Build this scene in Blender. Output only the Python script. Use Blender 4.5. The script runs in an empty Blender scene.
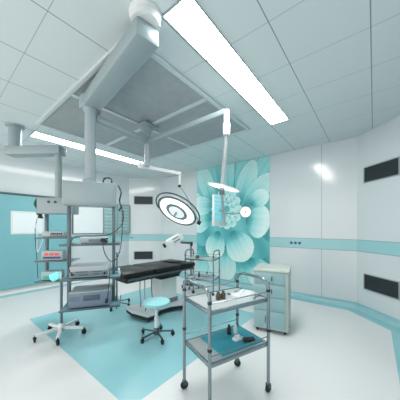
import bpy, bmesh, math, random
from mathutils import Matrix, Vector
random.seed(4)
PI = math.pi
COL = bpy.context.scene.collection
# ------------------------------------------------------------------ camera frame
YAW = math.radians(38.66); F2 = (-math.sin(YAW), math.cos(YAW)); R2 = (math.cos(YAW), math.sin(YAW))
CAMZ = 1.4; FPX = 217.5; H = 3.0
def at(px, py, t):
    """a point of the room seen at px,py whose distance along the view axis is t metres"""
    k = (px - 200) / FPX
    return Vector(((F2[0] + k*R2[0])*t, (F2[1] + k*R2[1])*t, CAMZ + (228 - py)/FPX*t))
# ------------------------------------------------------------------ materials
def lin(c):
    return tuple(((v/255)/12.92 if v/255 <= .04045 else ((v/255 + .055)/1.055)**2.4) for v in c) + (1,)
MATS = {}
def mat(name, rgb, rough=.5, metal=0, emit=0, alpha=1, noise=0, nscale=20, spec=.5, trans=0):
    if name in MATS: return MATS[name]
    m = bpy.data.materials.new(name); m.use_nodes = True
    nt = m.node_tree; b = nt.nodes['Principled BSDF']
    b.inputs['Base Color'].default_value = lin(rgb)
    b.inputs['Roughness'].default_value = rough
    b.inputs['Metallic'].default_value = metal
    b.inputs['Alpha'].default_value = alpha
    b.inputs['Specular IOR Level'].default_value = spec
    b.inputs['Transmission Weight'].default_value = trans
    if emit:
        b.inputs['Emission Color'].default_value = lin(rgb); b.inputs['Emission Strength'].default_value = emit
    tc = nt.nodes.new('ShaderNodeTexCoord'); n = nt.nodes.new('ShaderNodeTexNoise')
    n.inputs['Scale'].default_value = nscale; nt.links.new(tc.outputs['Object'], n.inputs['Vector'])
    if noise:
        mx = nt.nodes.new('ShaderNodeMix'); mx.data_type = 'RGBA'; mx.blend_type = 'MIX'
        mx.inputs[6].default_value = lin(tuple(max(0, v*(1-noise)) for v in rgb))
        mx.inputs[7].default_value = lin(tuple(min(255, v*(1+noise*.5)) for v in rgb))
        nt.links.new(n.outputs['Fac'], mx.inputs[0]); nt.links.new(mx.outputs[2], b.inputs['Base Color'])
    else:
        r = nt.nodes.new('ShaderNodeMapRange')
        r.inputs['To Min'].default_value = max(0, rough-.04); r.inputs['To Max'].default_value = min(1, rough+.04)
        nt.links.new(n.outputs['Fac'], r.inputs['Value']); nt.links.new(r.outputs[0], b.inputs['Roughness'])
    MATS[name] = m; return m
WALL = mat('wall_panel', (204,215,220), .15, spec=.5)
TEALB = mat('teal_band', (150,201,207), .3)
TEALC = mat('teal_cove', (146,196,203), .35)
TEALDOOR = mat('teal_door', (120,179,189), .35)
LINE = mat('seam', (120,138,145), .6)
WHITE = mat('white_enamel', (215,223,224), .35)
PEND = mat('pendant_enamel', (142,160,165), .32)
PENDG = mat('pendant_grey', (92,112,120), .4, .2)
SHELF = mat('shelf_glass', (100,142,150), .2, .1)
STEEL = mat('steel', (138,152,158), .25, .85)
DSTEEL = mat('dark_steel', (84,98,104), .3, .7)
BLACK = mat('black_vinyl', (5,10,13), .38, spec=.35)
RUBBER = mat('rubber', (10,18,26), .5)
CABLE = mat('cable', (30,46,50), .5)
GREEN = mat('green_hose', (22,92,66), .45)
TRAYW = mat('tray_white', (184,193,197), .35)
STOOLM = mat('stool_seat', (140,200,206), .5)
CAB = mat('cabinet_cream', (172,184,180), .4)
CABG = mat('cabinet_teal_front', (138,176,182), .3)
CLOTH = mat('gauze', (222,230,236), .8, noise=.14, nscale=45)
BROWN = mat('brown_jar', (92,80,58), .4)
TEALT = mat('teal_cloth', (50,156,176), .6)
DARK = mat('grille_back', (26,38,44), .6)
DARK2 = mat('grille_slat', (40,54,60), .5)
GFRAME = mat('grille_frame', (150,166,170), .4)
DEV = mat('device_white', (164,177,181), .4)
DEVB = mat('device_blue_grey', (104,124,142), .4)
DEVD = mat('device_display', (66,84,98), .3)
RED = mat('red_digits', (214,46,52), .4, emit=.35)
NAVY = mat('navy', (38,66,120), .4)
CYAN = mat('cyan_glow', (90,236,240), .3, emit=1.6)
SCREEN = mat('monitor_screen', (96,190,204), .3, emit=.5)
LAMPF = mat('lamp_face', (244,250,250), .4, emit=1.3)
STRIPM = mat('light_diffuser', (255,250,244), .4, emit=24)
WALLGLOW = mat('wall_glow_face', (220,230,234), .3, emit=.05)  # faint emission stands for light falling on the left wall
FROST = mat('frosted_pane', (216,230,234), .3, emit=.06)
SCRN = mat('laminar_screen', (160,170,174), .7, noise=.09, nscale=9)
SBAR = mat('laminar_bar', (192,206,210), .4)
GLASS = mat('green_glass_shelf', (150,200,200), .12)

def math_node(nt, op, a, b=None, c=None):
    n = nt.nodes.new('ShaderNodeMath'); n.operation = op
    for i, v in enumerate((a, b, c)):
        if v is None: continue
        if isinstance(v, (int, float)): n.inputs[i].default_value = v
        else: nt.links.new(v, n.inputs[i])
    return n.outputs[0]
def ceiling_material():
    m = bpy.data.materials.new('ceiling_tiles'); m.use_nodes = True; nt = m.node_tree; b = nt.nodes['Principled BSDF']
    b.inputs['Roughness'].default_value = .5
    g = nt.nodes.new('ShaderNodeNewGeometry'); s = nt.nodes.new('ShaderNodeSeparateXYZ'); nt.links.new(g.outputs['Position'], s.inputs[0])
    def line(o, off, per, w):
        f = math_node(nt, 'FRACT', math_node(nt, 'DIVIDE', math_node(nt, 'ADD', o, off + per/2), per))
        d = math_node(nt, 'MULTIPLY', math_node(nt, 'ABSOLUTE', math_node(nt, 'SUBTRACT', f, .5)), per)
        return math_node(nt, 'LESS_THAN', d, w)
    lx = line(s.outputs['X'], 12.4 + .02, .62, .0045); ly = line(s.outputs['Y'], 11, .55, .003)
    mx = nt.nodes.new('ShaderNodeMix'); mx.data_type = 'RGBA'
    mx.inputs[6].default_value = lin((206,218,221)); mx.inputs[7].default_value = lin((112,130,136))
    nt.links.new(math_node(nt, 'MAXIMUM', math_node(nt, 'MULTIPLY', lx, .9), math_node(nt, 'MULTIPLY', ly, .6)), mx.inputs[0])
    nt.links.new(mx.outputs[2], b.inputs['Base Color']); return m
def floor_material():
    m = bpy.data.materials.new('vinyl_floor'); m.use_nodes = True; nt = m.node_tree; b = nt.nodes['Principled BSDF']
    b.inputs['Roughness'].default_value = .22
    g = nt.nodes.new('ShaderNodeNewGeometry'); s = nt.nodes.new('ShaderNodeSeparateXYZ'); nt.links.new(g.outputs['Position'], s.inputs[0])
    x, y = s.outputs['X'], s.outputs['Y']
    a = math_node(nt, 'MULTIPLY', math_node(nt, 'GREATER_THAN', x, -4.14), math_node(nt, 'LESS_THAN', x, -1.48))
    c = math_node(nt, 'MULTIPLY', math_node(nt, 'GREATER_THAN', y, .97), math_node(nt, 'LESS_THAN', y, 3.35))
    # inlaid teal border that follows the eight-sided room
    def gt(v, t): return math_node(nt, 'GREATER_THAN', v, t)
    def lt(v, t): return math_node(nt, 'LESS_THAN', v, t)
    br = math_node(nt, 'MAXIMUM', math_node(nt, 'MAXIMUM', gt(y, 4.47), lt(x, -5.80)),
         math_node(nt, 'MAXIMUM', gt(x, .18), math_node(nt, 'MAXIMUM', gt(math_node(nt, 'ADD', x, y), 4.12), gt(math_node(nt, 'SUBTRACT', y, x), 9.72))))
    f = math_node(nt, 'MAXIMUM', math_node(nt, 'MULTIPLY', a, c), br)
    mx = nt.nodes.new('ShaderNodeMix'); mx.data_type = 'RGBA'
    mx.inputs[6].default_value = lin((222,226,228)); mx.inputs[7].default_value = lin((146,202,211))
    nt.links.new(f, mx.inputs[0]); nt.links.new(mx.outputs[2], b.inputs['Base Color']); return m
# ------------------------------------------------------------------ mesh builder
class MB:
    def __init__(s): s.bm = bmesh.new()
    def _add(s, verts, faces):
        vs = [s.bm.verts.new(v) for v in verts]
        for f in faces:
            try: s.bm.faces.new([vs[i] for i in f])
            except ValueError: pass
        return vs
    def box(s, c, d, rz=0, bev=0, M=None):
        t = bmesh.new(); bmesh.ops.create_cube(t, size=1)
        for v in t.verts: v.co = Vector((v.co.x*d[0], v.co.y*d[1], v.co.z*d[2]))
        if bev: bmesh.ops.bevel(t, geom=list(t.edges), offset=min(bev, min(d)*.45), segments=2, profile=.5, affect='EDGES')
        X = Matrix.Translation(Vector(c)) @ Matrix.Rotation(rz, 4, 'Z')
        if M is not None: X = M @ X
        t.verts.ensure_lookup_table(); t.verts.index_update()
        s._add([X @ v.co for v in t.verts], [[v.index for v in f.verts] for f in t.faces]); t.free(); return s
    def bar(s, a, b, w, h, bev=0):
        """box-section bar from a to b, w wide and h tall"""
        a, b = Vector(a), Vector(b); d = b - a; L = d.length
        q = d.to_track_quat('X', 'Z').to_matrix().to_4x4()
        return s.box((0,0,0), (L, w, h), 0, bev, Matrix.Translation((a+b)/2) @ q)
    def ring(s, c, x, y, r, n): return [c + x*(r*math.cos(2*PI*i/n)) + y*(r*math.sin(2*PI*i/n)) for i in range(n)]
    def lathe(s, prof, base=(0,0,0), axis=(0,0,1), n=24):
        """prof: list of (radius, distance along axis)"""
        base = Vector(base); ax = Vector(axis).normalized(); x = ax.orthogonal().normalized(); y = ax.cross(x)
        vs = []
        for r, h in prof: vs += s.ring(base + ax*h, x, y, max(r, 1e-5), n)
        fs = []
        for k in range(len(prof)-1):
            for i in range(n):
                j = (i+1) % n; fs.append((k*n+i, k*n+j, (k+1)*n+j, (k+1)*n+i))
        fs.append(tuple(range(n-1, -1, -1))); m = (len(prof)-1)*n; fs.append(tuple(range(m, m+n)))
        s._add(vs, fs); return s
    def cyl(s, a, b, r, r2=None, n=16):
        a, b = Vector(a), Vector(b)
        return s.lathe([(r, 0), (r if r2 is None else r2, (b-a).length)], a, b-a, n)
    def tube(s, pts, r, n=8, smooth=True, closed=False):
        P = [Vector(p) for p in pts]
        if smooth and len(P) > 2:
            Q = []; N = len(P)
            for i in range(N if closed else N-1):
                g = (lambda k: P[k % N]) if closed else (lambda k: P[min(max(k, 0), N-1)])
                p0, p1, p2, p3 = g(i-1), g(i), g(i+1), g(i+2)
                for k in range(5):
                    t = k/5
                    Q.append(.5*((2*p1) + (p2-p0)*t + (2*p0-5*p1+4*p2-p3)*t*t + (3*p1-p0-3*p2+p3)*t**3))
            if not closed: Q.append(P[-1])
            P = Q
        N = len(P); vs = []; x = None
        for i in range(N):
            d = (P[(i+1) % N] - P[i-1]) if closed else (P[min(i+1, N-1)] - P[max(i-1, 0)])
            d.normalize()
            x = d.orthogonal().normalized() if x is None else (x - d*x.dot(d)).normalized()
            vs += s.ring(P[i], x, d.cross(x), r, n)
        fs = []
        for k in range(N if closed else N-1):
            for i in range(n):
                j = (i+1) % n; k2 = (k+1) % N; fs.append((k*n+i, k*n+j, k2*n+j, k2*n+i))
        if not closed: fs += [tuple(range(n-1, -1, -1)), tuple(range((N-1)*n, N*n))]
        s._add(vs, fs); return s
    def prism(s, poly, z0, z1, M=None):
        n = len(poly); M = M or Matrix()
        vs = [M @ Vector((x, y, z0)) for x, y in poly] + [M @ Vector((x, y, z1)) for x, y in poly]
        s._add(vs, [tuple(range(n-1, -1, -1)), tuple(range(n, 2*n))] + [(i, (i+1) % n, n+(i+1) % n, n+i) for i in range(n)]); return s
    def build(s, name, m, parent=None, world=False, smooth=True):
        if world and parent is not None:
            inv = ROOTM[parent.name].inverted(); s.bm.transform(inv)
        bmesh.ops.recalc_face_normals(s.bm, faces=s.bm.faces)
        me = bpy.data.meshes.new(name); s.bm.to_mesh(me); s.bm.free()
        me.materials.append(m)
        if smooth:
            me.polygons.foreach_set('use_smooth', [True]*len(me.polygons))
            me.set_sharp_from_angle(angle=math.radians(35))
        o = bpy.data.objects.new(name, me); COL.objects.link(o)
        if parent is not None:
            o.parent = parent; ROOTM[o.name] = ROOTM[parent.name]
        else: ROOTM[o.name] = Matrix()
        return o
ROOTM = {}
def tag(o, label, cat, group=None):
    o['label'] = label; o['category'] = cat
    if group: o['group'] = group
    return o
def thing(name, label, cat, loc=(0,0,0), rz=0, group=None):
    o = bpy.data.objects.new(name, None); COL.objects.link(o)
    o.location = loc; o.rotation_euler = (0,0,rz); o.empty_display_size = .1
    ROOTM[o.name] = Matrix.Translation(Vector(loc)) @ Matrix.Rotation(rz, 4, 'Z')
    return tag(o, label, cat, group)
def struct(name, mb, m, parent=None, smooth=False):
    o = mb.build(name, m, parent, smooth=smooth)
    if parent is None: o['kind'] = 'structure'
    return o
def copy_tree(o, parent=None):
    c = o.copy(); COL.objects.link(c); c.parent = parent
    for ch in list(o.children): copy_tree(ch, c)
    return c
# ------------------------------------------------------------------ room shell
XL, XR, YB, Y0, CH = -6.08, .45, 4.70, -2.0, .71
outline = [(XL, Y0), (XR, Y0), (XR, YB-CH+.03), (XR-CH+.03, YB), (XL+CH, YB), (XL, YB-CH)]
struct('floor', MB().prism(outline, -.1, 0), floor_material())
struct('ceiling', MB().prism(outline, H, H+.1), ceiling_material())
def wall(name, a, b, z0=0, z1=H):
    a, b = Vector((a[0], a[1], 0)), Vector((b[0], b[1], 0)); d = (b-a).normalized(); n = Vector((-d.y, d.x, 0))
    return struct(name, MB().prism([(a.x, a.y), (b.x, b.y), ((b+n*.1).x, (b+n*.1).y), ((a+n*.1).x, (a+n*.1).y)], z0, z1), WALL)
c1, c2, c3, c4, c5, c6 = (XL, Y0), (XL, YB-CH), (XL+CH, YB), (XR-CH+.03, YB), (XR, YB-CH+.03), (XR, Y0)
# listed so that the outward side lies to the left of each run
wall('wall_left', c1, c2); wall('wall_chamfer_left', c2, c3); wall('wall_back', c3, c4)
wall('wall_chamfer_right', c4, c5); wall('wall_right', c5, c6)
def inward(a, b):
    d = (Vector((b[0], b[1])) - Vector((a[0], a[1]))).normalized(); return d, Vector((d.y, -d.x))
def strip(mb, a, b, s0, s1, z0, z1, t=.004, o=0):
    """slab on the wall a-b between s0 and s1 metres along it"""
    d, n = inward(a, b); A = Vector(a)
    q = [A + d*s0 + n*o, A + d*s1 + n*o, A + d*s1 + n*(o+t), A + d*s0 + n*(o+t)]
    mb.prism([(v.x, v.y) for v in q], z0, z1); return mb
def wl(a, b): return (Vector(a)-Vector(b)).length
# teal dado band with a thin dark line above and below
k = 1
runs = [('left', c1, c2, 4.20, None), ('chamfer_left', c2, c3, 0, None), ('back', c3, c4, 0, None), ('chamfer_right', c4, c5, 0, None), ('right', c5, c6, 0, None)]
for nm, a, b, s0, s1 in runs:
    L = wl(a, b)
    struct('trim_%d' % k, strip(MB(), a, b, s0, L, 1.0, 1.19, .004), TEALB); k += 1
    m = MB(); strip(m, a, b, s0, L, 1.19, 1.196, .005); strip(m, a, b, s0, L, .994, 1.0, .005)
    struct('trim_%d' % k, m, LINE); k += 1
# panel joints
m = MB()
for s in (1.55, 4.585): strip(m, c3, c4, s, s+.006, .09, H, .0015)

struct('trim_%d' % k, m, LINE); k += 1
# coved skirting
def cove(name, a, b, m_, s0=0, s1=None):
    d, n = inward(a, b); A = Vector(a); L = s1 or wl(a, b); mb = MB(); prof = [(0, .095)] + [(.07-.07*math.cos(t*PI/2/6), .085-.085*math.sin(t*PI/2/6)) for t in range(7)]
    prof[0] = (.004, .095); vs = []
    for s in (s0, L):
        for o, z in prof: p = A + d*s + n*(o+.001); vs.append((p.x, p.y, z))
        p = A + d*s + n*.001; vs.append((p.x, p.y, .001))
    N = len(prof)+1
    mb._add(vs, [(i, i+1, N+i+1, N+i) for i in range(N-1)] + [(N-1, 0, N, 2*N-1), tuple(range(N)), tuple(range(2*N-1, N-1, -1))])
    return struct(name, mb, m_, smooth=True)
cove('baseboard_left', c1, c2, WHITE); cove('baseboard_chamfer_left', c2, c3, TEALC); cove('baseboard_back', c3, c4, TEALC)
cove('baseboard_chamfer_right', c4, c5, TEALC); cove('baseboard_right', c5, c6, TEALC)
# sliding teal door on the left wall
door = MB(); door.box((XL+.03, .98, 1.11), (.05, 2.40, 2.0), bev=.006)
D = struct('door_1', door, TEALDOOR)
fr = MB(); fr.box((XL+.0575, 1.395, 1.515), (.007, .60, .50), bev=.002); fr.build('window_frame', WHITE, D)
pn = MB(); pn.box((XL+.063, 1.395, 1.51), (.006, .52, .43)); pn.build('window_pane', FROST, D)
jb = MB(); jb.box((XL+.028, 2.235, 1.11), (.05, .08, 2.0)); struct('trim_%d' % k, jb, mat('jamb', (92,140,148), .5)); k += 1
tr = MB(); tr.box((XL+.04, 1.0, 2.135), (.075, 2.6, .035), bev=.004); struct('trim_%d' % k, tr, mat('track', (84,104,110), .5)); k += 1
# ------------------------------------------------------------------ wall fittings
def grille(a, b, s0, z0, label):
    d, n = inward(a, b); A = Vector(a); w, h = .60, .27; p = A + d*(s0 + w/2)
    t = thing('air_return_grille', label, 'air grille', (p.x, p.y, z0), math.atan2(d.y, d.x), 'return air grilles on the corner walls')
    # local x runs along the wall, local -y faces the room
    MB().box((0, -.004, h/2), (w-.02, .006, h-.02)).build('backing', DARK, t)
    f = MB()
    for zz in (0.008, h-.008): f.box((0, -.008, zz), (w, .016, .016), bev=.002)
    for xx in (-w/2+.008, w/2-.008): f.box((xx, -.008, h/2), (.016, .016, h-.033), bev=.002)
    f.build('frame', GFRAME, t)
    s = MB()
    for i in range(9): s.box((0, -.009, .03 + i*(h-.06)/8), (w-.036, .004, .009))
    s.build('slats', DARK2, t)
grille(c2, c3, .15, 2.15, 'dark grille high on the left corner wall, beside the big round lamp')
grille(c2, c3, .15, .37+.02, 'dark grille low on the left corner wall, just behind the black table top')
grille(c4, c5, .14, 2.15, 'dark grille high on the right corner wall')
grille(c4, c5, .14, .37, 'dark grille low on the right corner wall near the floor')
# supply cabinet with glass shelves, flush in the left wall
t = thing('supply_cabinet', 'wall cabinet with rows of pale green glass shelves beside the left corner', 'cabinet', (XL, 3.56, 1.24))
MB().box((.012, 0, .43), (.02, .84, .86)).build('back_panel', mat('cab_back', (186,206,210), .5), t)
f = MB()
for yy in (-.425, .425): f.box((.03, yy, .43), (.06, .02, .88))
for zz in (0, .87): f.box((.03, 0, zz), (.06, .83, .02))
f.box((.03, 0, .43), (.058, .025, .85)); f.build('frame', PEND, t)
for i in range(8):
    MB().box((.038, 0, .075 + i*.1), (.03, .82, .042), bev=.004).build('shelf', GLASS, t)
# glowing panel added where the left wall is brightly lit
t = thing('bright_wall_panel', 'large flat white panel added for the bright light on the left wall behind the near equipment tower', 'wall panel', (XL, 2.72, 1.24))
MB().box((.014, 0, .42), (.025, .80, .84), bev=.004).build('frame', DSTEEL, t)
MB().box((.028, .01, .425), (.006, .775, .815)).build('glow_face', WALLGLOW, t)
# switches and name strip on the band
for i, x in enumerate((-1.335, -1.255, -1.175)):
    s = MB(); s.lathe([(.028, 0), (.028, .006), (.022, .010)], (x, YB-.004, 1.095), (0,-1,0), 16)
    o = s.build('gas_outlet', mat('outlet', (72,92,128), .5))
    tag(o, ['leftmost of three round blue outlets on the teal wall band', 'middle one of three round blue outlets on the teal wall band', 'rightmost of three round blue outlets on the teal wall band'][i], 'wall outlet', 'round outlets on the band')
p = Vector(c2); d, n = inward(c2, c3)
s = MB(); strip(s, c2, c3, -.12+.14, .13, 1.075, 1.10, .004, .004)
tag(s.build('name_plate', mat('plate', (72,110,122), .5)), 'small dark strip on the teal band under the glass shelf cabinet', 'plate')
# ------------------------------------------------------------------ flower mural
def mural():
    X0, X1, Z0, Z1 = -3.87, -1.79, .10, 2.995
    def m(px, py):
        kx = (px-200)/FPX; dx, dy = F2[0]+kx*R2[0], F2[1]+kx*R2[1]; tt = YB/dy
        return (dx*tt, CAMZ + (228-py)/FPX*tt)
    cols = [(40,140,150), (92,186,192), (142,216,218), (184,232,232), (216,243,242)]
    C = [Vector(lin(c)[:3]) for c in cols]
    def ramp(v):
        v = min(max(v, 0), .999)*4; i = int(v); return C[i].lerp(C[i+1], v-i)
    pet = []
    def P(bx, by, tx, ty, w, lo=.12, hi=.85, fat=.75): pet.append((m(bx, by), m(tx, ty), w*.029, lo, hi, fat))
    # back layer: long upright petals
    for (bx,by,tx,ty,w) in [(205,205,196,120,22),(222,200,212,120,22),(232,200,236,110,20),(240,200,262,120,22),(212,215,182,165,20),
                            (248,205,300,130,26),(255,215,310,170,24),(262,235,310,215,30),(262,262,300,280,34),(205,250,180,262,26),
                            (250,262,282,330,32),(236,268,240,340,30),(218,262,212,335,30),(202,262,186,320,26)]:
        P(bx,by,tx,ty,w*1.1,.16,.70,1.1)
    for (bx,by,tx,ty,w) in [(238,205,254,160,15),(244,208,272,174,15),(228,200,228,150,12),(214,205,200,166,15),(206,214,188,194,16),
                            (244,256,256,296,24),(226,258,216,288,26),(206,246,194,282,18)]:
        P(bx,by,tx,ty,w*1.1,.12,.80,1.15)
    for (bx,by,tx,ty,w) in [(250,258,266,285,22),(225,245,217,277,26),(246,219,270,224,26),(212,218,191,222,24),(214,206,192,206,18),(250,205,268,192,14),
                            (225,246,222,281,26),(219,231,212,258,21),(232,231,246,261,26)]:
        P(bx,by,tx,ty,w,.10,1.0,1.25)
    for ring, (rr, n, L, w) in enumerate([(15, 12, 7, 8), (10, 13, 6, 5), (6, 9, 6, 4), (2, 6, 5, 4)]):
        for i in range(n):
            a = 2*PI*i/n + ring*.4; cx, cy = 227, 209
            P(cx+math.cos(a)*rr*.5, cy+math.sin(a)*rr*.8, cx+math.cos(a)*(rr*.55+L), cy+math.sin(a)*(rr*.9+L), w, .2, .85, .8)
    NX, NZ = 190, 250; vs = []; colr = []
    def shade(x, z):
        v = .22 + .10*math.sin(x*9+z*4)
        for (b, t, w, lo, hi, fat) in pet:
            ax, az = t[0]-b[0], t[1]-b[1]; L2 = ax*ax+az*az; s = ((x-b[0])*ax + (z-b[1])*az)/L2
            if s <= 0 or s >= 1: continue
            L = math.sqrt(L2); q = ((x-b[0])*az - (z-b[1])*ax)/L
            h = w*.5*(math.sin(PI*min(1, s**fat)))**.5
            if h < 1e-4: continue
            e = abs(q)/h
            if e > 1.10: continue
            if e > 1: v *= .82; continue
            vv = lo + (hi-lo)*min(1, s*1.25)**.8
            vv -= .20*math.exp(-(q/(w*.10))**2)*(1-s)          # crease on the midline
            vv += .035*math.sin(q/w*34 + s*2)                  # fine veins
            vv += .10*(e**6) + (.10 if s > .9 else 0) - (.12 if q > 0 else 0)*e*(1-s)
            if s < .34: vv *= .12 + 2.6*s if e < .72 else .55 + 1.3*s
            v = vv
        return ramp(v)
    for j in range(NZ+1):
        for i in range(NX+1):
            x = X0 + (X1-X0)*i/NX; z = Z0 + (Z1-Z0)*j/NZ; vs.append((x, YB-.008, z)); colr.append(shade(x, z))
    fs = [(j*(NX+1)+i, j*(NX+1)+i+1, (j+1)*(NX+1)+i+1, (j+1)*(NX+1)+i) for j in range(NZ) for i in range(NX)]
    n0 = len(vs); vs += [(X0,YB-.001,Z0),(X1,YB-.001,Z0),(X1,YB-.001,Z1),(X0,YB-.001,Z1)]; colr += [C[2]]*4
    a, b_, c, d_ = 0, NX, NZ*(NX+1)+NX, NZ*(NX+1)
    fs += [(n0+3, n0+2, n0+1, n0)]
    me = bpy.data.meshes.new('flower_mural'); me.from_pydata(vs, [], fs)
    ca = me.color_attributes.new('ink', 'FLOAT_COLOR', 'POINT')
    for i, cc in enumerate(colr): ca.data[i].color = (cc[0], cc[1], cc[2], 1)
    mt = bpy.data.materials.new('mural_print'); mt.use_nodes = True; nt = mt.node_tree
    at_ = nt.nodes.new('ShaderNodeVertexColor'); at_.layer_name = 'ink'
    nt.links.new(at_.outputs[0], nt.nodes['Principled BSDF'].inputs['Base Color']); nt.nodes['Principled BSDF'].inputs['Roughness'].default_value = .4
    me.materials.append(mt); o = bpy.data.objects.new('flower_mural', me); COL.objects.link(o)
    tag(o, 'tall wall mural of a huge turquoise flower with layered petals', 'mural')
mural()
# ------------------------------------------------------------------ ceiling fittings
t = thing('laminar_flow_diffuser', 'large square grey perforated air diffuser in the middle of the ceiling', 'air diffuser', (-2.79, 2.13, H))
for sx in (-1, 1):
    for sy in (-1, 1):
        MB().box((sx*.61, sy*.545, -.006), (1.16, 1.03, .012)).build('screen', SCRN, t)
f = MB()
for sy in (-1, 1): f.box((0, sy*1.09, -.014), (2.47, .05, .028), bev=.004)
for sx in (-1, 1): f.box((sx*1.21, 0, -.014), (.05, 2.13, .028), bev=.004)
f.build('frame', SBAR, t)
MB().box((0, 0, -.016), (2.36, .055, .03), bev=.004).build('crossbar', SBAR, t)
for s_ in (-1, 1): MB().box((0, s_*.55, -.016), (.055, 1.03, .03), bev=.004).build('crossbar', SBAR, t)
def strip_light(x, label):
    t = thing('ceiling_light', label, 'ceiling light', (x, 2.20, H), 0, 'recessed light strips on the ceiling')
    for i in range(4): MB().box((0, -.825 + i*.55, -.004), (.245, .535, .008)).build('diffuser', STRIPM, t)
    f = MB()
    for s in (-1, 1): f.box((s*.13, 0, -.005), (.008, 2.22, .01))
    for i in range(5): f.box((0, -1.10 + i*.55, -.006), (.25, .015, .014))
    f.build('frame', PEND, t)
strip_light(-1.11, 'bright recessed light strip to the right of the ceiling diffuser')
strip_light(-4.51, 'bright recessed light strip to the left of the ceiling diffuser, above the door side')

# ------------------------------------------------------------------ shared pieces
def caster(mb_f, mb_w, x, y, r=.03):
    mb_w.lathe([(r*.8, -.012), (r, -.008), (r, .008), (r*.8, .012)], (x, y, r), (math.cos(x*9+y*5), math.sin(x*9+y*5), 0), 14)
    mb_f.box((x, y, r*1.7), (.034, .034, r*1.1), bev=.004)
    mb_f.cyl((x, y, r*2), (x, y, r*2+.03), .008, n=8)
def star_base(t, n, L, m_, a0=0, z=.085, r=.028, w=.03, hub=.035):
    MB().lathe([(hub, .04), (hub*1.15, .07), (hub, z+.04), (hub*.6, z+.06)]).build('hub', m_, t)
    for i in range(n):
        a = a0 + 2*PI*i/n; d = Vector((math.cos(a), math.sin(a), 0))
        MB().bar(d*hub*.8 + Vector((0,0,z)), d*L + Vector((0,0,z-.012)), w, w*.8, .006).build('leg', m_, t)
        f, wh = MB(), MB(); caster(f, wh, d.x*L, d.y*L, r)
        c = f.build('caster', RUBBER, t); wh.build('wheel', RUBBER, c)
# ------------------------------------------------------------------ equipment pendants
def pendant_body(t, M, W, D, zt, zb, shelves, posts, m_box, zpost, py=.02, hx0=0):
    """service head with side posts and shelves. M: local frame (x along the front, y to the back)"""
    def bx(name, c, d, m_, bev=.008, parent=t): return MB().box(c, d, 0, bev, M).build(name, m_, parent, world=True)
    head = bx('service_head', (hx0, 0, (zt+zb)/2), (W-abs(hx0)*2, .26, zt-zb), m_box, .018)
    for x in posts:
        bx('post', (x, py, (zb+zpost)/2), (.036, .05, zb-zpost), PENDG, .006)
    for z in shelves:
        s = bx('shelf', (0, 0, z), (W*1.02, D, .016), SHELF, .004)
        MB().box((0, -D/2-.008, z+.008), (W*1.02, .014, .018), 0, .003, M).build('edge_rail', DSTEEL, s, world=True)
    return head, bx
# near tower
A = Vector((-2.615, .879, 0)); B = Vector((-2.289, 1.370, 0)); d = (B-A).normalized(); nb = Vector((-d.y, d.x, 0))
mid = (A+B)/2 + nb*.20; ang = math.atan2(d.y, d.x)
M1 = Matrix.Translation(mid) @ Matrix.Rotation(ang, 4, 'Z')
t = thing('equipment_pendant', 'large equipment tower hanging from the thick ceiling boom, in front of the black table', 'equipment tower', (mid.x, mid.y, .45), ang, 'ceiling equipment towers')
Z1, Z2, Z3 = 1.21, .83, .50
head, bx = pendant_body(t, M1, .60, .40, 1.93, 1.655, (Z1, Z2, Z3), (-.262, .225), PEND, Z3, .02, -.025)
MB().box((-.025,-.137,1.79),(.49,.006,.22),0,.002,M1).build('front_cover', PEND, head, world=True)
cx = Vector((-2.60, 1.19, 0))
MB().lathe([(.085,0),(.085,.02),(.062,.05),(.060,.82),(.085,.86),(.085,.89)], cx+Vector((0,0,1.925))).build('column', PEND, t, world=True)
bm_ = MB(); e0 = Vector((-2.62,1.20,2.86)); e1 = Vector((-1.30,1.02,2.86)); bm_.bar(e0, e1, .20, .15, .03); bm_.lathe([(.11,0),(.12,.02),(.12,.13),(.11,.15)], e0-Vector((0,0,.075)))
bm_.build('boom_arm', PEND, t, world=True)
MB().lathe([(.11,0),(.11,.06),(.12,.065),(.12,.08)], e1+Vector((-.04,0,.06))).build('ceiling_mount', WHITE, t, world=True)
MB().box((.255,.10,.60),(.014,.014,.46),0,.003,M1).build('cable_rail', CABLE, t, world=True)
for z in (Z2, Z3): MB().box((.283,.02,z+.04),(.02,.10,.06),0,.008,M1).build('shelf_bracket', WHITE, t, world=True)
for i, zz in enumerate((0, 1, 2)):
    MB().tube([M1@Vector((.278+.012*i,-.02+.05*i,1.92-.03*i)), M1@Vector((.312,-.05+.05*i,1.84)), M1@Vector((.292,-.03+.05*i,1.74)), M1@Vector((.308,.0+.05*i,1.66)), M1@Vector((.28,.02+.04*i,1.62))], .007).build('gas_hose', [CABLE, GREEN, CABLE][i], t, world=True)
for i in range(2):
    MB().tube([M1@Vector((.08+.03*i,.05,1.93)), M1@Vector((.11,.04,1.99+.02*i)), M1@Vector((.16+.02*i,.03,2.02-.01*i)), M1@Vector((.20,.02,1.99)), M1@Vector((.19+.02*i,.0,1.93))], .006).build('cable_loop', CABLE, t, world=True)
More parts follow.
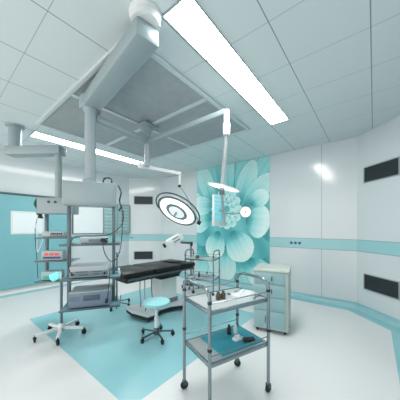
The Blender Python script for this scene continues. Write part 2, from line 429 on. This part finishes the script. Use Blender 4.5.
# far tower
mid2 = at(58.5, 228, 3.36); mid2.z = 0; ang2 = ang - .15
M2 = Matrix.Translation(mid2) @ Matrix.Rotation(ang2, 4, 'Z') @ Matrix.Translation((-.01,.03,0))
t2 = thing('equipment_pendant', 'smaller equipment tower on a flat ceiling arm in front of the teal door', 'equipment tower', (mid2.x, mid2.y, .6), ang2, 'ceiling equipment towers')
S1, S2, S3 = 1.245, .90, .60
head2, bx2 = pendant_body(t2, M2, .50, .32, 1.855, 1.615, (S1, S2, S3), (-.215, .10), PEND, S3, .10)
for x in (-.06, .03):
    MB().lathe([(.02,0),(.02,.008),(.012,.010)], M2@Vector((x-.02,-.13,1.79)), M2.to_3x3()@Vector((0,-1,0)), 14).build('socket', NAVY, head2, world=True)
f0 = at(15, 228, 3.40); f0.z = 0
MB().cyl(mid2+Vector((0,0,1.85)), mid2+Vector((0,0,2.55)), .046, .052, 20).build('column', PEND, t2, world=True)
MB().bar(f0+Vector((0,0,2.59))+(f0-mid2).normalized()*.10, mid2+Vector((0,0,2.59))+(mid2-f0).normalized()*.07, .18, .13, .015).build('arm', PEND, t2, world=True)
MB().lathe([(.085,0),(.085,.315),(.12,.32),(.125,.345)], f0+Vector((0,0,2.655))).build('ceiling_mount', PEND, t2, world=True)
for i in range(3):
    MB().tube([M2@Vector((-.255-.01*i,-.08+.05*i,1.85)), M2@Vector((-.285,-.10+.05*i,1.76)), M2@Vector((-.265,-.06+.05*i,1.68)), M2@Vector((-.275,-.05+.05*i,1.62)), M2@Vector((-.25,-.04+.04*i,1.55))], .013).build('gas_hose', [GREEN, CABLE, GREEN][i], t2, world=True)
MB().tube([M2@Vector((-.26,-.06,1.60)), M2@Vector((-.265,-.12,1.45)), M2@Vector((-.235,-.13,1.30)), M2@Vector((-.22,-.16,1.05)), M2@Vector((-.16,-.17,1.16)), M2@Vector((-.14,-.16,1.26))], .006).build('cable', WHITE, t2, world=True)
MB().tube([M2@Vector((-.27,-.04,1.60)), M2@Vector((-.275,-.10,1.42)), M2@Vector((-.25,-.15,1.22)), M2@Vector((-.235,-.14,.96)), M2@Vector((-.23,-.12,.65))], .005).build('cable', CABLE, t2, world=True)
# ------------------------------------------------------------------ devices on the towers
def device(M, name, label, cat, c, d, m_, group=None):
    """instrument case standing at c (base centre in the tower frame)"""
    p = M @ Vector(c); rz = math.atan2(M[1][0], M[0][0])
    o = thing(name, label, cat, p, rz, group)
    MB().box((0, 0, d[2]/2+.006), (d[0], d[1], d[2]-.012), 0, .008).build('casing', m_, o)
    for sx in (-1, 1):
        for sy in (-1, 1): MB().cyl((sx*d[0]*.42, sy*d[1]*.4, 0), (sx*d[0]*.42, sy*d[1]*.4, .012), .012, n=10).build('foot', RUBBER, o)
    return o, -d[1]/2
T = .0081
o, fy = device(M1, 'recorder_unit', 'slim pale grey unit on the top shelf of the near tower', 'medical device', (.02,-.05,Z1+T), (.27,.22,.075), DEV)
MB().box((.02,fy-.002,.04),(.13,.006,.03)).build('display', DEVB, o)
MB().box((.105,fy-.022,.045),(.05,.044,.04),0,.006).build('plug', RUBBER, o)
for z in (.03,.06): MB().box((.145,fy-.012,z),(.02,.024,.02),0,.004).build('socket', RUBBER, o)
o, fy = device(M1, 'electrosurgical_generator', 'white generator with dark buttons on the middle shelf of the near tower', 'medical device', (-.015,-.02,Z2+T), (.40,.30,.135), DEV)
MB().box((0,fy-.002,.055),(.38,.006,.055),0,.001).build('front_panel', mat('panel_grey', (112,132,140), .4), o)
for x in (-.12,-.09,-.06,-.03): MB().box((x,fy-.007,.075),(.02,.006,.014)).build('button', DEVD, o)
for x in (.04,.065,.09,.115): MB().box((x,fy-.007,.075),(.016,.006,.012)).build('button', DEVD, o)
MB().box((-.06,fy-.007,.043),(.10,.006,.012)).build('display', DEVD, o); MB().box((.07,fy-.007,.045),(.05,.006,.012)).build('display', DEVD, o)
for x in (-.17, .155): MB().lathe([(.012,0),(.012,.016),(.008,.02)], (x,fy-.004,.052), (0,-1,0), 12).build('knob', RUBBER, o)
o, fy = device(M1, 'anaesthesia_unit', 'bulky blue-grey unit with dark display on the bottom shelf of the near tower', 'medical device', (-.01,-.02,Z3+T), (.43,.33,.175), DEVB)
MB().box((0,0,.178),(.42,.32,.012),0,.004).build('top_cover', DEV, o)
MB().box((.02,fy-.003,.115),(.17,.008,.06),0,.002).build('display', DEVD, o)
for i in range(5):
    for j in range(2): MB().box((-.19+i*.02,fy-.003,.10+j*.03),(.011,.006,.014)).build('button', mat('btn', (98,118,136), .4), o)
MB().cyl((.175,fy,.075),(.175,fy-.04,.065),.018,n=12).build('plug', RUBBER, o)
o, fy = device(M2, 'infusion_controller', 'small white unit with black knobs on the top shelf of the far tower', 'medical device', (-.02,-.06,S1+T), (.30,.16,.095), DEV)
for i in range(6): MB().box((-.02+i*.028,fy-.004,.06),(.018,.01,.03 if i % 2 else .022),0,.003).build('knob', RUBBER, o)
b = MB()
b.box((.05,fy-.004,.025),(.18,.008,.016)); b.build('slot', DEVD, o)
o, fy = device(M2, 'patient_monitor', 'white unit with three red number displays on the middle shelf of the far tower', 'medical device', (-.03,-.06,S2+T), (.29,.17,.15), DEV)
for x in (-.075,-.005,.065):
    b = MB(); b.box((x-.014,fy-.003,.10),(.016,.006,.034)); b.box((x+.014,fy-.003,.10),(.026,.006,.028)); b.box((x,fy-.003,.087),(.05,.006,.006)); b.build('number_display', RED, o)
MB().box((0,fy-.003,.05),(.24,.006,.028)).build('blue_stripe', NAVY, o)
o, fy = device(M2, 'suction_unit', 'pale blue box with green label on the bottom shelf of the far tower', 'medical device', (-.06,-.04,S3+T), (.26,.16,.14), mat('dev_pale_blue', (150,184,190), .4))
MB().box((-.05,fy-.003,.05),(.09,.006,.05)).build('green_label', mat('green_label', (70,176,150), .4), o)
# cables of the near tower (each one cable)
def cable(pts, label, r=.005):
    return tag(MB().tube(pts, r).build('power_cable', CABLE), label, 'cable', 'black cables on the near equipment tower')
q = lambda x, y, z: M1 @ Vector((x, y, z))
cable([q(.125,-.215,Z1+.045), q(.135,-.25,Z1-.03), q(.16,-.26,1.10), q(.21,-.25,1.03), q(.275,-.23,1.06), q(.315,-.18,1.20), q(.33,-.15,1.42), q(.325,-.12,1.66)], 'black cable looping down from the top shelf plug and up past the right post')
cable([q(-.165,-.205,Z2+.06), q(-.20,-.24,Z2+.12), q(-.21,-.24,1.10), q(-.18,-.24,1.26), q(-.12,-.24,1.31), q(.08,-.24,1.315), q(.22,-.21,1.34), q(.33,-.06,1.46), q(.335,.03,1.62)], 'black cable arching above the top shelf from the left knob of the white generator')
cable([q(.165,-.225,Z3+.08), q(.185,-.25,Z3+.18), q(.20,-.255,Z2+.05), q(.19,-.24,Z2+.12)], 'short black cable hanging between the middle shelf and the bottom shelf plug')
# ------------------------------------------------------------------ surgical light suspension
HB = Vector((-2.72, 2.10, 0))
def disc_frame(c, n):
    n = n.normalized(); x = n.orthogonal().normalized(); return c, x, n.cross(x), n
def lamp_head(parent, c, n, r, face=LAMPF, segs=40, fl=1):
    """round lamp head; n points out of the lit face"""
    n = n.normalized()
    h = MB().lathe([(r*.2,-r*.22*fl),(r*.6,-r*.19*fl),(r*.93,-r*.10*fl),(r,-r*.03),(r,r*.01),(r*.95,r*.02)], c, n, segs).build('lamp_head', WHITE, parent, world=True)
    x = n.orthogonal().normalized(); y = n.cross(x)
    MB().tube([c + n*r*.02 + x*(r*.985*math.cos(a*2*PI/20)) + y*(r*.985*math.sin(a*2*PI/20)) for a in range(20)], r*.035*fl, 8, True, True).build('rim', DSTEEL if fl == 1 else WHITE, h, world=True)
    MB().lathe([(r*.88,r*.02),(r*.88,r*.035),(r*.86,r*.04)], c, n, segs).build('light_face', face, h, world=True)
    return h, x, y
t = thing('surgical_light', 'ceiling surgical light system with a big round lamp and a smaller one on jointed arms', 'surgical light', (HB.x, HB.y, H))
hub = MB(); hub.box(HB+Vector((0,0,H-.046)), (.26,.26,.025), 0, .01); hub.lathe([(.055,0),(.055,.20),(.08,.22),(.08,.265)], HB+Vector((0,0,2.68))); hub.build('ceiling_mount', PEND, t, world=True)
MB().cyl(HB+Vector((0,0,2.34)), HB+Vector((0,0,2.70)), .032, .045).build('centre_post', PEND, t, world=True)
MB().bar(HB+Vector((0,.05,2.725)), (-2.64,1.255,2.725), .10, .085, .02).build('side_arm', PEND, t, world=True)
J = Vector((-1.352, 2.188, 0))
MB().bar(HB+Vector((0,0,2.725)), J+Vector((0,0,2.765)), .075, .07, .02).build('support_arm', PEND, t, world=True)
# big lamp
LC = at(177, 211.5, 3.40); n3 = Vector((-.39*R2[0]-.5*F2[0], -.39*R2[1]-.5*F2[1], -.77))
lh, lx, ly = lamp_head(t, LC, n3, .325)
nn = n3.normalized()
MB().lathe([(.325*.56,.012),(.325*.56,.018),(.325*.40,.018),(.325*.40,.012)], LC, nn, 40).build('reflector_ring', mat('reflector', (128,144,150), .4), lh, world=True)
MB().lathe([(.325*.395,.012),(.325*.395,.022),(.1,.024)], LC, nn, 40)  .build('centre_lens', mat('centre_lens', (226,234,236), .4, emit=.45), lh, world=True)
MB().cyl(LC+nn*.02, LC+nn*.09, .018, .014).build('handle', PEND, lh, world=True)
Rr = Vector((R2[0], R2[1], 0)); major = (Rr*.89 + Vector((0,0,-.45))); major = (major - nn*major.dot(nn)).normalized(); minor = nn.cross(major)
yk = [LC - nn*.02 + major*(.375*math.cos(a)) + minor*(.375*math.sin(a)) for a in [x*PI/180 for x in range(-10, 211, 20)]]
if (yk[5]-LC).z < 0: yk = [LC - nn*.02 + major*(.375*math.cos(a)) - minor*(.375*math.sin(a)) for a in [x*PI/180 for x in range(-10, 211, 20)]]
MB().tube(yk, .011, 8).build('yoke', DSTEEL, t, world=True)
a0 = at(141, 166, 3.36); a1 = at(180, 173.5, 3.55); a2 = at(179.5, 186, 3.55); a3 = LC + major*.385
el = MB(); el.bar(HB+Vector((0,0,2.40)), a0, .04, .05, .01); el.lathe([(.04,0),(.04,.08)], a0-Vector((0,0,.04))); el.build('elbow_joint', WHITE, t, world=True)
MB().bar(a0, a1, .045, .055, .012).build('spring_arm', WHITE, t, world=True)
dr = MB(); dr.cyl(a1+Vector((0,0,.03)), a2, .022, .016); dr.build('drop_post', WHITE, t, world=True)
MB().cyl(a2+Vector((0,0,.015)), a2-Vector((0,0,.02)), .026).build('swivel', RUBBER, t, world=True)
MB().tube([a2, at(184, 192, 3.5), at(191, 205, 3.44), at(195.5, 214, 3.41), a3], .011).build('fork_arm', PEND, t, world=True)
MB().lathe([(.03,-.03),(.034,0),(.03,.03)], a3, major).build('yoke_joint', RUBBER, t, world=True)
# right drop: smaller lamp, screen, satellite lamp
MB().lathe([(.038,0),(.042,.02),(.042,.13),(.03,.15),(.034,.17),(.034,.29)], J+Vector((0,0,2.49))).build('drop_joint', WHITE, t, world=True)
s0 = J+Vector((0,0,2.50)); s1 = at(222, 192, 2.55)
MB().cyl(s0, s1, .020, .030, 14).build('drop_post', mat('rod_grey', (142,150,154), .4), t, world=True)
MB().cyl(s1+Vector((0,0,.02)), s1-Vector((0,0,.03)), .032).build('swivel', DSTEEL, t, world=True)
n4 = (Rr*(-.25) + Vector((0,0,-.965)) + Vector((F2[0],F2[1],0))*(.10))
lamp_head(t, at(224, 187.5, 2.56), n4, .205, LAMPF, 32, .45)
MB().cyl(s1, at(224.5, 226, 2.55), .016).build('screen_post', PEND, t, world=True)
md = Vector((R2[0],R2[1],0)); sc = at(217.3, 210.5, 2.53)
ms = MB(); ang3 = math.atan2(md.y, md.x) + .75
MS = Matrix.Translation(sc) @ Matrix.Rotation(ang3, 4, 'Z')
mo = MB().box((0,0,0),(.15,.03,.36),0,.006,MS).build('screen_housing', WHITE, t, world=True)
MB().box((0,-.017,.02),(.135,.006,.28),0,0,MS).build('lit_screen', SCREEN, mo, world=True)
for z, w in ((.12,.10),(.075,.12),(.035,.06),(-.02,.11),(-.075,.07)): MB().box((-.01,-.021,z),(w,.004,.018),0,0,MS).build('screen_trace', WHITE, mo, world=True)
MB().bar(sc, at(224, 211, 2.55), .03, .03, .005).build('screen_bracket', PEND, t, world=True)
sl = at(245.5, 212, 2.62); v = Vector((-F2[0]-.25*R2[0], -F2[1]-.25*R2[1], -.12))
MB().tube([at(224.5, 213, 2.55), at(233, 214, 2.60), at(240, 213, 2.68), sl - v.normalized()*.03], .008).build('satellite_arm', PEND, t, world=True)
h, _, _ = lamp_head(t, sl, v, .068, mat('small_lamp_face', (236,242,242), .4, emit=.5), 28)
MB().cyl(sl+v.normalized()*.003, sl+v.normalized()*.03, .014, .01).build('handle', mat('pink_knob', (206,176,180), .5), h, world=True)
# ------------------------------------------------------------------ operating table
TX, TY, TH, TL, TW = -2.80, 2.27, .80, 1.36, .64
t = thing('operating_table', 'black-topped operating table on a pale stepped steel base in the middle of the room', 'operating table', (TX, TY, 0), -.05)
secs = [(-TL/2, -.20), (-.185, .35), (.365, TL/2)]
for a, b in secs:
    pd = MB().box((0, (a+b)/2, TH-.035), (TW, b-a, .07), 0, .02).build('mattress_section', BLACK, t)
MB().box((-.02, .45, TH+.008), (.26, .20, .018), 0, .008).build('head_pad', BLACK, t)
f = MB(); f.box((0, 0, TH-.085), (TW-.04, TL-.06, .034), 0, .006); f.box((0, -.10, TH-.122), (TW-.12, TL-.35, .055), 0, .01); f.build('table_frame', RUBBER, t)
for s in (-1, 1): MB().box((s*(TW/2+.012), 0, TH-.09), (.012, TL-.1, .03), 0, .004).build('side_rail', DSTEEL, t)
for s in (-1, 1):
    for y in (-.55, 0, .55): MB().box((s*(TW/2+.0), y, TH-.09), (.03, .04, .04), 0, .004).build('rail_clamp', RUBBER, t)
MB().box((-.02,.24,TH-.18),(.38,.42,.085),0,.012).build('tilt_head', BLACK, t)
MB().box((-.02,.26,.348),(.26,.34,.46),0,.015).build('pedestal_cover', WHITE, t)
MB().box((-.02,.26,.185),(.29,.37,.078),0,.01).build('pedestal_skirt', STEEL, t)
base = MB(); pl_ = [(-.30,-.30),(-.08,-.33),(.24,-.26),(.25,-.12),(.15,.02),(.16,.25),(.26,.42),(.22,.54),(-.26,.54),(-.30,.42),(-.20,.2),(-.22,-.1)]
base.prism(pl_, .095, .145); bo = base.build('base_cover', mat('base_pale', (186,198,202), .3), t)
sk = MB(); sk.prism([(x*.985, y*.985+.002) for x, y in pl_], .045, .0955); sk.build('base_skirt', RUBBER, t)
MB().box((.215,.47,.115),(.035,.08,.05),0,.006).build('floor_lock', DSTEEL, t)
for x, y in ((-.22,-.24),(.18,-.20),(.19,.47),(-.22,.47)):
    f, w = MB(), MB(); caster(f, w, x, y, .026); c = f.build('caster', RUBBER, t); w.build('wheel', RUBBER, c)
for i, (x, y) in enumerate(((-.14,-.14),(-.02,-.0),(.08,-.2))):
    MB().tube([(x,y,.68),(x-.02,y+.01,.55),(x+.01,y-.01,.38),(x+.05,y-.02,.24),(x+.04,y-.02,.146)], .009).build('support_strut', [STEEL,DSTEEL,STEEL][i], t)
# ------------------------------------------------------------------ stool
t = thing('surgeon_stool', 'round pale turquoise stool on a five-legged caster base in front of the table', 'stool', (-2.18, 1.83, 0))
MB().lathe([(.12,.415),(.165,.42),(.175,.44),(.172,.462),(.15,.472),(.02,.474)], n=36).build('seat', STOOLM, t)
MB().lathe([(.10,.400),(.10,.415)], n=24).build('seat_plate', DSTEEL, t)
MB().lathe([(.026,.08),(.026,.26),(.018,.265),(.018,.40)], n=16).build('gas_column', WHITE, t)
star_base(t, 5, .21, DSTEEL, a0=.9, z=.075, r=.025, w=.022)
# ------------------------------------------------------------------ star-base stands
t = thing('examination_lamp', 'mobile lamp with glowing cyan head on a white star base under the far tower', 'lamp', (-3.197, 1.09, 0))
star_base(t, 5, .28, WHITE, a0=math.atan2(R2[1],R2[0])+.12, z=.095, r=.030, w=.04, hub=.04)
MB().cyl((0,0,.14),(0,0,.70),.017).build('pole', PENDG, t)
hd = at(56, 276, 2.83)
W = ROOTM[t.name]
MB().tube([W@Vector((0,0,.69)), W@Vector((.02,-.01,.76)), at(61,272,2.83), at(59,273.5,2.83), hd+Vector((.03,.03,.0))], .009).build('gooseneck', WHITE, t, world=True)
dirh = (hd - at(62, 273, 2.85)).normalized()
lh2 = MB().lathe([(.02,-.05),(.045,-.03),(.05,.03),(.052,.05)], hd, dirh, 20).build('lamp_head', mat('cyan_shell', (120,222,224), .3, emit=.5), t, world=True)
MB().lathe([(.047,.05),(.046,.056)], hd, dirh, 20).build('lens', CYAN, lh2, world=True)
t = thing('drip_stand', 'dark thin pole on a low caster base between the near tower and the table end', 'stand', (-3.60, 2.115, 0))
star_base(t, 5, .25, DSTEEL, a0=.35, z=.075, r=.028, w=.02)
MB().cyl((0,0,.12),(0,0,.96),.012).build('pole', DSTEEL, t)
hk = MB(); hk.tube([(0,-.08,.97),(0,-.05,.95),(0,0,.955),(0,.05,.95),(0,.08,.97)], .006); hk.build('hook', STEEL, t)
# imaging head on a stand behind the table
P0 = at(191, 228, 5.10); P0.z = 0
t = thing('imaging_stand', 'white camera-like imaging head on a bent steel stand behind the black table', 'imaging device', P0)
star_base(t, 5, .20, DSTEEL, a0=.2, z=.07, r=.026, w=.02)
MB().cyl((0,0,.11),(0,0,1.08),.018).build('pole', DSTEEL, t)
g0 = at(192.5, 243, 5.10); g1 = at(180.5, 242.5, 5.05)
MB().bar(g0, g1, .035, .05, .006).build('bracket', DSTEEL, t, world=True)
MB().lathe([(.03,-.04),(.03,.04)], at(191.5,244,5.1)).build('clamp', RUBBER, t, world=True)
ha, hb = at(167, 244, 4.95), at(182, 235.5, 5.05)
hd_ = MB(); hd_.bar(ha, hb, .20, .17, .045); hb_ = hd_.build('imaging_head', mat('bright_white', (238,243,244), .35), t, world=True)
ax = (hb-ha).normalized(); up = Vector((0,0,1)); up = (up-ax*up.dot(ax)).normalized(); sd = ax.cross(up)
tow = -Vector((F2[0],F2[1],0))
sd = sd if sd.dot(tow) > 0 else -sd
for off in (.0, .07): MB().bar(ha.lerp(hb,.35)+sd*.103+up*(.04-off), ha.lerp(hb,.75)+sd*.103+up*(.04-off), .012, .018).build('vent_slot', DEVD, hb_, world=True)
MB().lathe([(.05,0),(.05,.05),(.035,.055)], ha-ax*.045+sd*.03, -ax, 16).build('lens', RUBBER, hb_, world=True)
MB().bar(ha+sd*.05-up*.10, ha+ax*.14+sd*.05-up*.10, .08, .05, .012).build('grip', mat('bright_white', (0,0,0)), hb_, world=True)
# ------------------------------------------------------------------ instrument trolleys
def trolley(label, loc, rz, L=.60, W=.40):
    """origin on the floor at the centre; x along the long side"""
    t = thing('instrument_trolley', label, 'trolley', loc, rz, 'two-tier steel trolleys')
    x, y = L/2, W/2; r = .0135
    for sx in (-1, 1):
        p = [(sx*x,-y,.075),(sx*x,-y,.86),(sx*x,-y+.012,.915),(sx*x,-y+.05,.948),(sx*x,-y+.10,.957),(sx*x,0,.958),(sx*x,y-.10,.957),(sx*x,y-.05,.948),(sx*x,y-.012,.915),(sx*x,y,.86),(sx*x,y,.075)]
        fr = MB().tube(p, r, 12).build('end_frame', STEEL, t)
        for sy in (-1, 1):
            MB().cyl((sx*x,sy*y,.855),(sx*x,sy*y,.875),r*1.25,n=12).build('collar', RUBBER, fr)
            MB().cyl((sx*x,sy*y,.515),(sx*x,sy*y,.535),r*1.25,n=12).build('collar', RUBBER, fr)
            f, w = MB(), MB(); caster(f, w, sx*x, sy*y, .034); c = f.build('caster', DSTEEL, t); w.build('wheel', RUBBER, c)
    for z in (.80, .42):
        s = MB().box((0,0,z-.006),(L-.03,W-.03,.012),0,.003).build('shelf', TRAYW, t)
        f = MB()
        for sy in (-1, 1): f.box((0,sy*(y-.006),z-.012),(L-.02,.016,.032),0,.003)
        for sx in (-1, 1): f.box((sx*(x-.006),0,z-.012),(.016,W-.03,.032),0,.003)
        f.build('shelf_edge', STEEL, s)
        for sy in (-1, 1): MB().cyl((-x,sy*y,z+.055),(x,sy*y,z+.055),.004,n=8).build('guard_rail', STEEL, t)
    return t
n_ = Vector((-.915,1.258,0)); l_ = Vector((-1.293,1.387,0)); r_ = Vector((-.703,1.825,0))
ct = (l_+r_)/2; rz1 = math.atan2(r_.y-n_.y, r_.x-n_.x)
T1 = trolley('nearest steel trolley, holding brown jars and white gauze, in front of the cabinet', ct, rz1, .60, .40)
A2 = Vector((-2.35,3.34,0)); rz2 = math.radians(17.5); u = Vector((math.cos(rz2), math.sin(rz2), 0)); w_ = Vector((-u.y,u.x,0))
c2_ = A2 - u*.29 + w_*.20
T2 = trolley('farther steel trolley standing before the mural at the head of the black table', c2_, rz2, .58, .40)
# things on the near trolley (px are only used to find the spot on the shelf plane)
def on(px, py, z): return at(px, py, (CAMZ - z)*FPX/(py-228))
ZT = .8005; ZL = .4205
def jar(px, py, z, label, group=None, r=.019, h=.075, m_=BROWN, cap=DEVD, name='medicine_jar'):
    p = on(px, py, z); p.z = z
    o = thing(name, label, 'jar' if 'jar' in name else 'bottle', p, 0, group)
    MB().lathe([(r*.92,0),(r,.004),(r,h*.66),(r*.55,h*.78),(r*.5,h*.82)], n=18).build('body', m_, o)
    MB().lathe([(r*.62,h*.81),(r*.62,h*.98),(r*.5,h)], n=16).build('cap', cap, o)
    return o
jar(218.2, 299.5, ZT, 'left one of two small brown jars on the near trolley top', 'brown jars on the trolley', r=.0215, h=.066)
jar(223.2, 298.6, ZT, 'right one of two small brown jars on the near trolley top', 'brown jars on the trolley', r=.0215, h=.066)
def gauze(px, py, z, sx, sy, label, rz, seed):
    rnd = random.Random(seed); p = on(px, py, z); p.z = z; mb = MB(); N = 14; vs = []
    ph = [rnd.uniform(0, 6) for _ in range(6)]
    for j in range(N+1):
        for i in range(N+1):
            a, b = i/N*2-1, j/N*2-1; rr = 1-.12*math.sin(3*math.atan2(b, a)+ph[0])
            hgt = max(0, 1-(a*a+b*b)/1.6)*(.018+.016*math.sin(a*5+ph[1])*math.sin(b*4+ph[2])+.009*math.sin(a*11+b*7+ph[3]))
            vs.append((a*sx*rr, b*sy*rr, .0015+max(0, hgt)))
    n1 = len(vs); vs += [(x, y, 0) for x, y, _ in vs]
    f = lambda i, j: j*(N+1)+i; fs = []
    for j in range(N):
        for i in range(N):
            fs.append((f(i,j), f(i+1,j), f(i+1,j+1), f(i,j+1))); fs.append((n1+f(i,j), n1+f(i,j+1), n1+f(i+1,j+1), n1+f(i+1,j)))
    for i in range(N):
        fs += [(f(i,0), n1+f(i,0), n1+f(i+1,0), f(i+1,0)), (f(i,N), f(i+1,N), n1+f(i+1,N), n1+f(i,N)), (f(0,i), f(0,i+1), n1+f(0,i+1), n1+f(0,i)), (f(N,i), n1+f(N,i), n1+f(N,i+1), f(N,i+1))]
    mb._add(vs, fs); o = mb.build('gauze_cloth', CLOTH); o.location = p; o.rotation_euler = (0,0,rz); return tag(o, label, 'cloth')
gauze(243, 293.8, ZT, .115, .07, 'crumpled white gauze cloth on the near trolley top beside the brown jars', rz1, 3)
def scissors(px, py, z, rz, label, L=.13, m_=DSTEEL):
    p = on(px, py, z); p.z = z
    o = thing('surgical_scissors', label, 'scissors', p, rz, 'instruments on the trolley')
    for s in (-1, 1):
        b = MB(); b.bar((-L*.05, s*.004, .004), (L*.55, -s*.003, .004), .007, .003)
        b.bar((-L*.05, s*.004, .004), (-L*.32, s*.016, .004), .005, .004)
        b.tube([(-L*.40+.014*math.cos(a*PI/4), s*.02+.011*math.sin(a*PI/4), .004) for a in range(8)], .0025, 6, True, True)
        b.build('blade', m_, o)
    return o
scissors(240, 291, ZT+.016, rz1+.4, 'scissors lying on top of the white gauze')
scissors(256, 297, ZT, rz1-2.6, 'scissors lying right of the white gauze at the trolley edge')
def small_box(px, py, z, d, m_, label, name, cat, rz=0, lid=None):
    p = on(px, py, z); p.z = z; o = thing(name, label, cat, p, rz)
    MB().box((0,0,d[2]*.4),(d[0],d[1],d[2]*.8),0,.003).build('body', m_, o)
    MB().box((0,0,d[2]*.9),(d[0]*.96,d[1]*.96,d[2]*.2),0,.002).build('lid', lid or m_, o); return o
small_box(213, 295.5, ZT, (.018,.018,.022), RUBBER, 'tiny black-lidded vial left of the brown jars', 'vial', 'vial', rz1)
small_box(229, 294.5, ZT, (.02,.03,.012), DEVD, 'small dark case between the brown jars and the white gauze', 'needle_case', 'case', rz1)
# lower shelf of the near trolley
M3 = Matrix.Translation(ct) @ Matrix.Rotation(rz1, 4, 'Z')
o = MB().box((.06,.0,ZL+.004),(.44,.33,.008),0,.003,M3).build('drape_cloth', TEALT); tag(o, 'flat teal cloth covering the lower shelf of the near trolley', 'cloth')
ZC = ZL+.0082
jar(229, 334, ZC, 'dark brown bottle with black cap on the teal cloth of the near trolley', r=.02, h=.085, m_=mat('amber', (54,48,44), .3), cap=RUBBER, name='medicine_bottle')
jar(235.5, 333.5, ZC, 'white bottle with blue mark on the teal cloth of the near trolley', r=.02, h=.08, m_=mat('bottle_white', (200,224,230), .3), cap=WHITE, name='medicine_bottle')
gauze(238, 338.5, ZC, .05, .035, 'small wad of white gauze in front of the bottles on the teal cloth', rz1, 8)
small_box(249, 341, ZC, (.05,.10,.025), RUBBER, 'black case on the teal cloth near the right end of the lower shelf', 'instrument_case', 'case', rz1+1.2)
# things on the far trolley
small_box(197.5, 258.3, ZT, (.06,.06,.06), mat('dark_green_box', (58,84,80), .5), 'small dark green box on the top shelf of the farther trolley', 'swab_box', 'box', rz2)
jar(199, 277.0, ZL, 'dark slim bottle on the lower shelf of the farther trolley', r=.022, h=.11, m_=DEVD, cap=RUBBER, name='medicine_bottle')
jar(207, 277.5, ZL, 'white bottle with black cap on the lower shelf of the farther trolley', r=.028, h=.10, m_=TRAYW, cap=RUBBER, name='medicine_bottle')
jar(194.5, 280.0, ZL, 'short grey jar at the left end of the farther trolley lower shelf', r=.028, h=.06, m_=DEV, cap=DEVD)
# ------------------------------------------------------------------ drawer cabinet
rzc = .22; fl = Vector((-1.297,2.775,0)); cu = Vector((math.cos(rzc), math.sin(rzc), 0)); cv = Vector((-cu.y, cu.x, 0))
cc = fl + cu*.23 + cv*.275
t = thing('drawer_cabinet', 'tall cream drawer cabinet with pale turquoise drawer fronts right of the trolley', 'cabinet', cc, rzc)
MB().box((0,0,.432),(.445,.525,.766),0,.01).build('body', CAB, t)
MB().box((0,0,.829),(.46,.55,.028),0,.006).build('top', mat('cab_top', (186,198,192), .4), t)
zz = .07; hs = [.23,.18,.17,.16]
for i, h_ in enumerate(hs):
    dr = MB().box((-.01,-.268,zz+h_/2),(.385,.02,h_-.008),0,.004).build('drawer', CABG, t)
    hx = [-.06, -.03, .02, .02][i]
    MB().tube([(hx,-.278,zz+h_*.35),(hx,-.303,zz+h_*.38),(hx+.004,-.305,zz+h_*.62),(hx,-.278,zz+h_*.66)], .006).build('handle', DSTEEL, dr)
    zz += h_
for sx in (-1, 1):
    for sy in (-1, 1):
        f, w = MB(), MB(); caster(f, w, sx*.18, sy*.21, .021); c = f.build('caster', RUBBER, t); w.build('wheel', RUBBER, c)
# ------------------------------------------------------------------ light, camera, colour
w = bpy.data.worlds.new('world'); bpy.context.scene.world = w; w.use_nodes = True
w.node_tree.nodes['Background'].inputs[0].default_value = lin((255,243,236)); w.node_tree.nodes['Background'].inputs[1].default_value = 2.1  # uniform fill light added, entering where the room is left open behind the camera
def spot(loc, tgt, e, size, r):
    l = bpy.data.lights.new('lamp_beam', 'SPOT'); l.energy = e; l.spot_size = math.radians(size); l.spot_blend = .6; l.shadow_soft_size = r; l.color = (.92,1,1)
    o = bpy.data.objects.new('lamp_beam', l); COL.objects.link(o); o.location = loc
    o.rotation_euler = (Vector(tgt)-Vector(loc)).to_track_quat('-Z','Y').to_euler()
spot(LC+nn*.12, LC+nn, 25, 80, .15)
cam = bpy.data.cameras.new('camera'); co = bpy.data.objects.new('camera', cam); COL.objects.link(co)
co.location = (0,0,CAMZ); co.rotation_euler = (PI/2, 0, YAW)
cam.sensor_width = 36; cam.sensor_fit = 'HORIZONTAL'; cam.lens = FPX/400*36; cam.shift_y = 28/400; cam.clip_start = .02
sc_ = bpy.context.scene; sc_.camera = co
sc_.view_settings.view_transform = 'Standard'; sc_.view_settings.look = 'None'; sc_.view_settings.gamma = 1; sc_.view_settings.exposure = 0.22
sc_.view_settings.use_curve_mapping = False
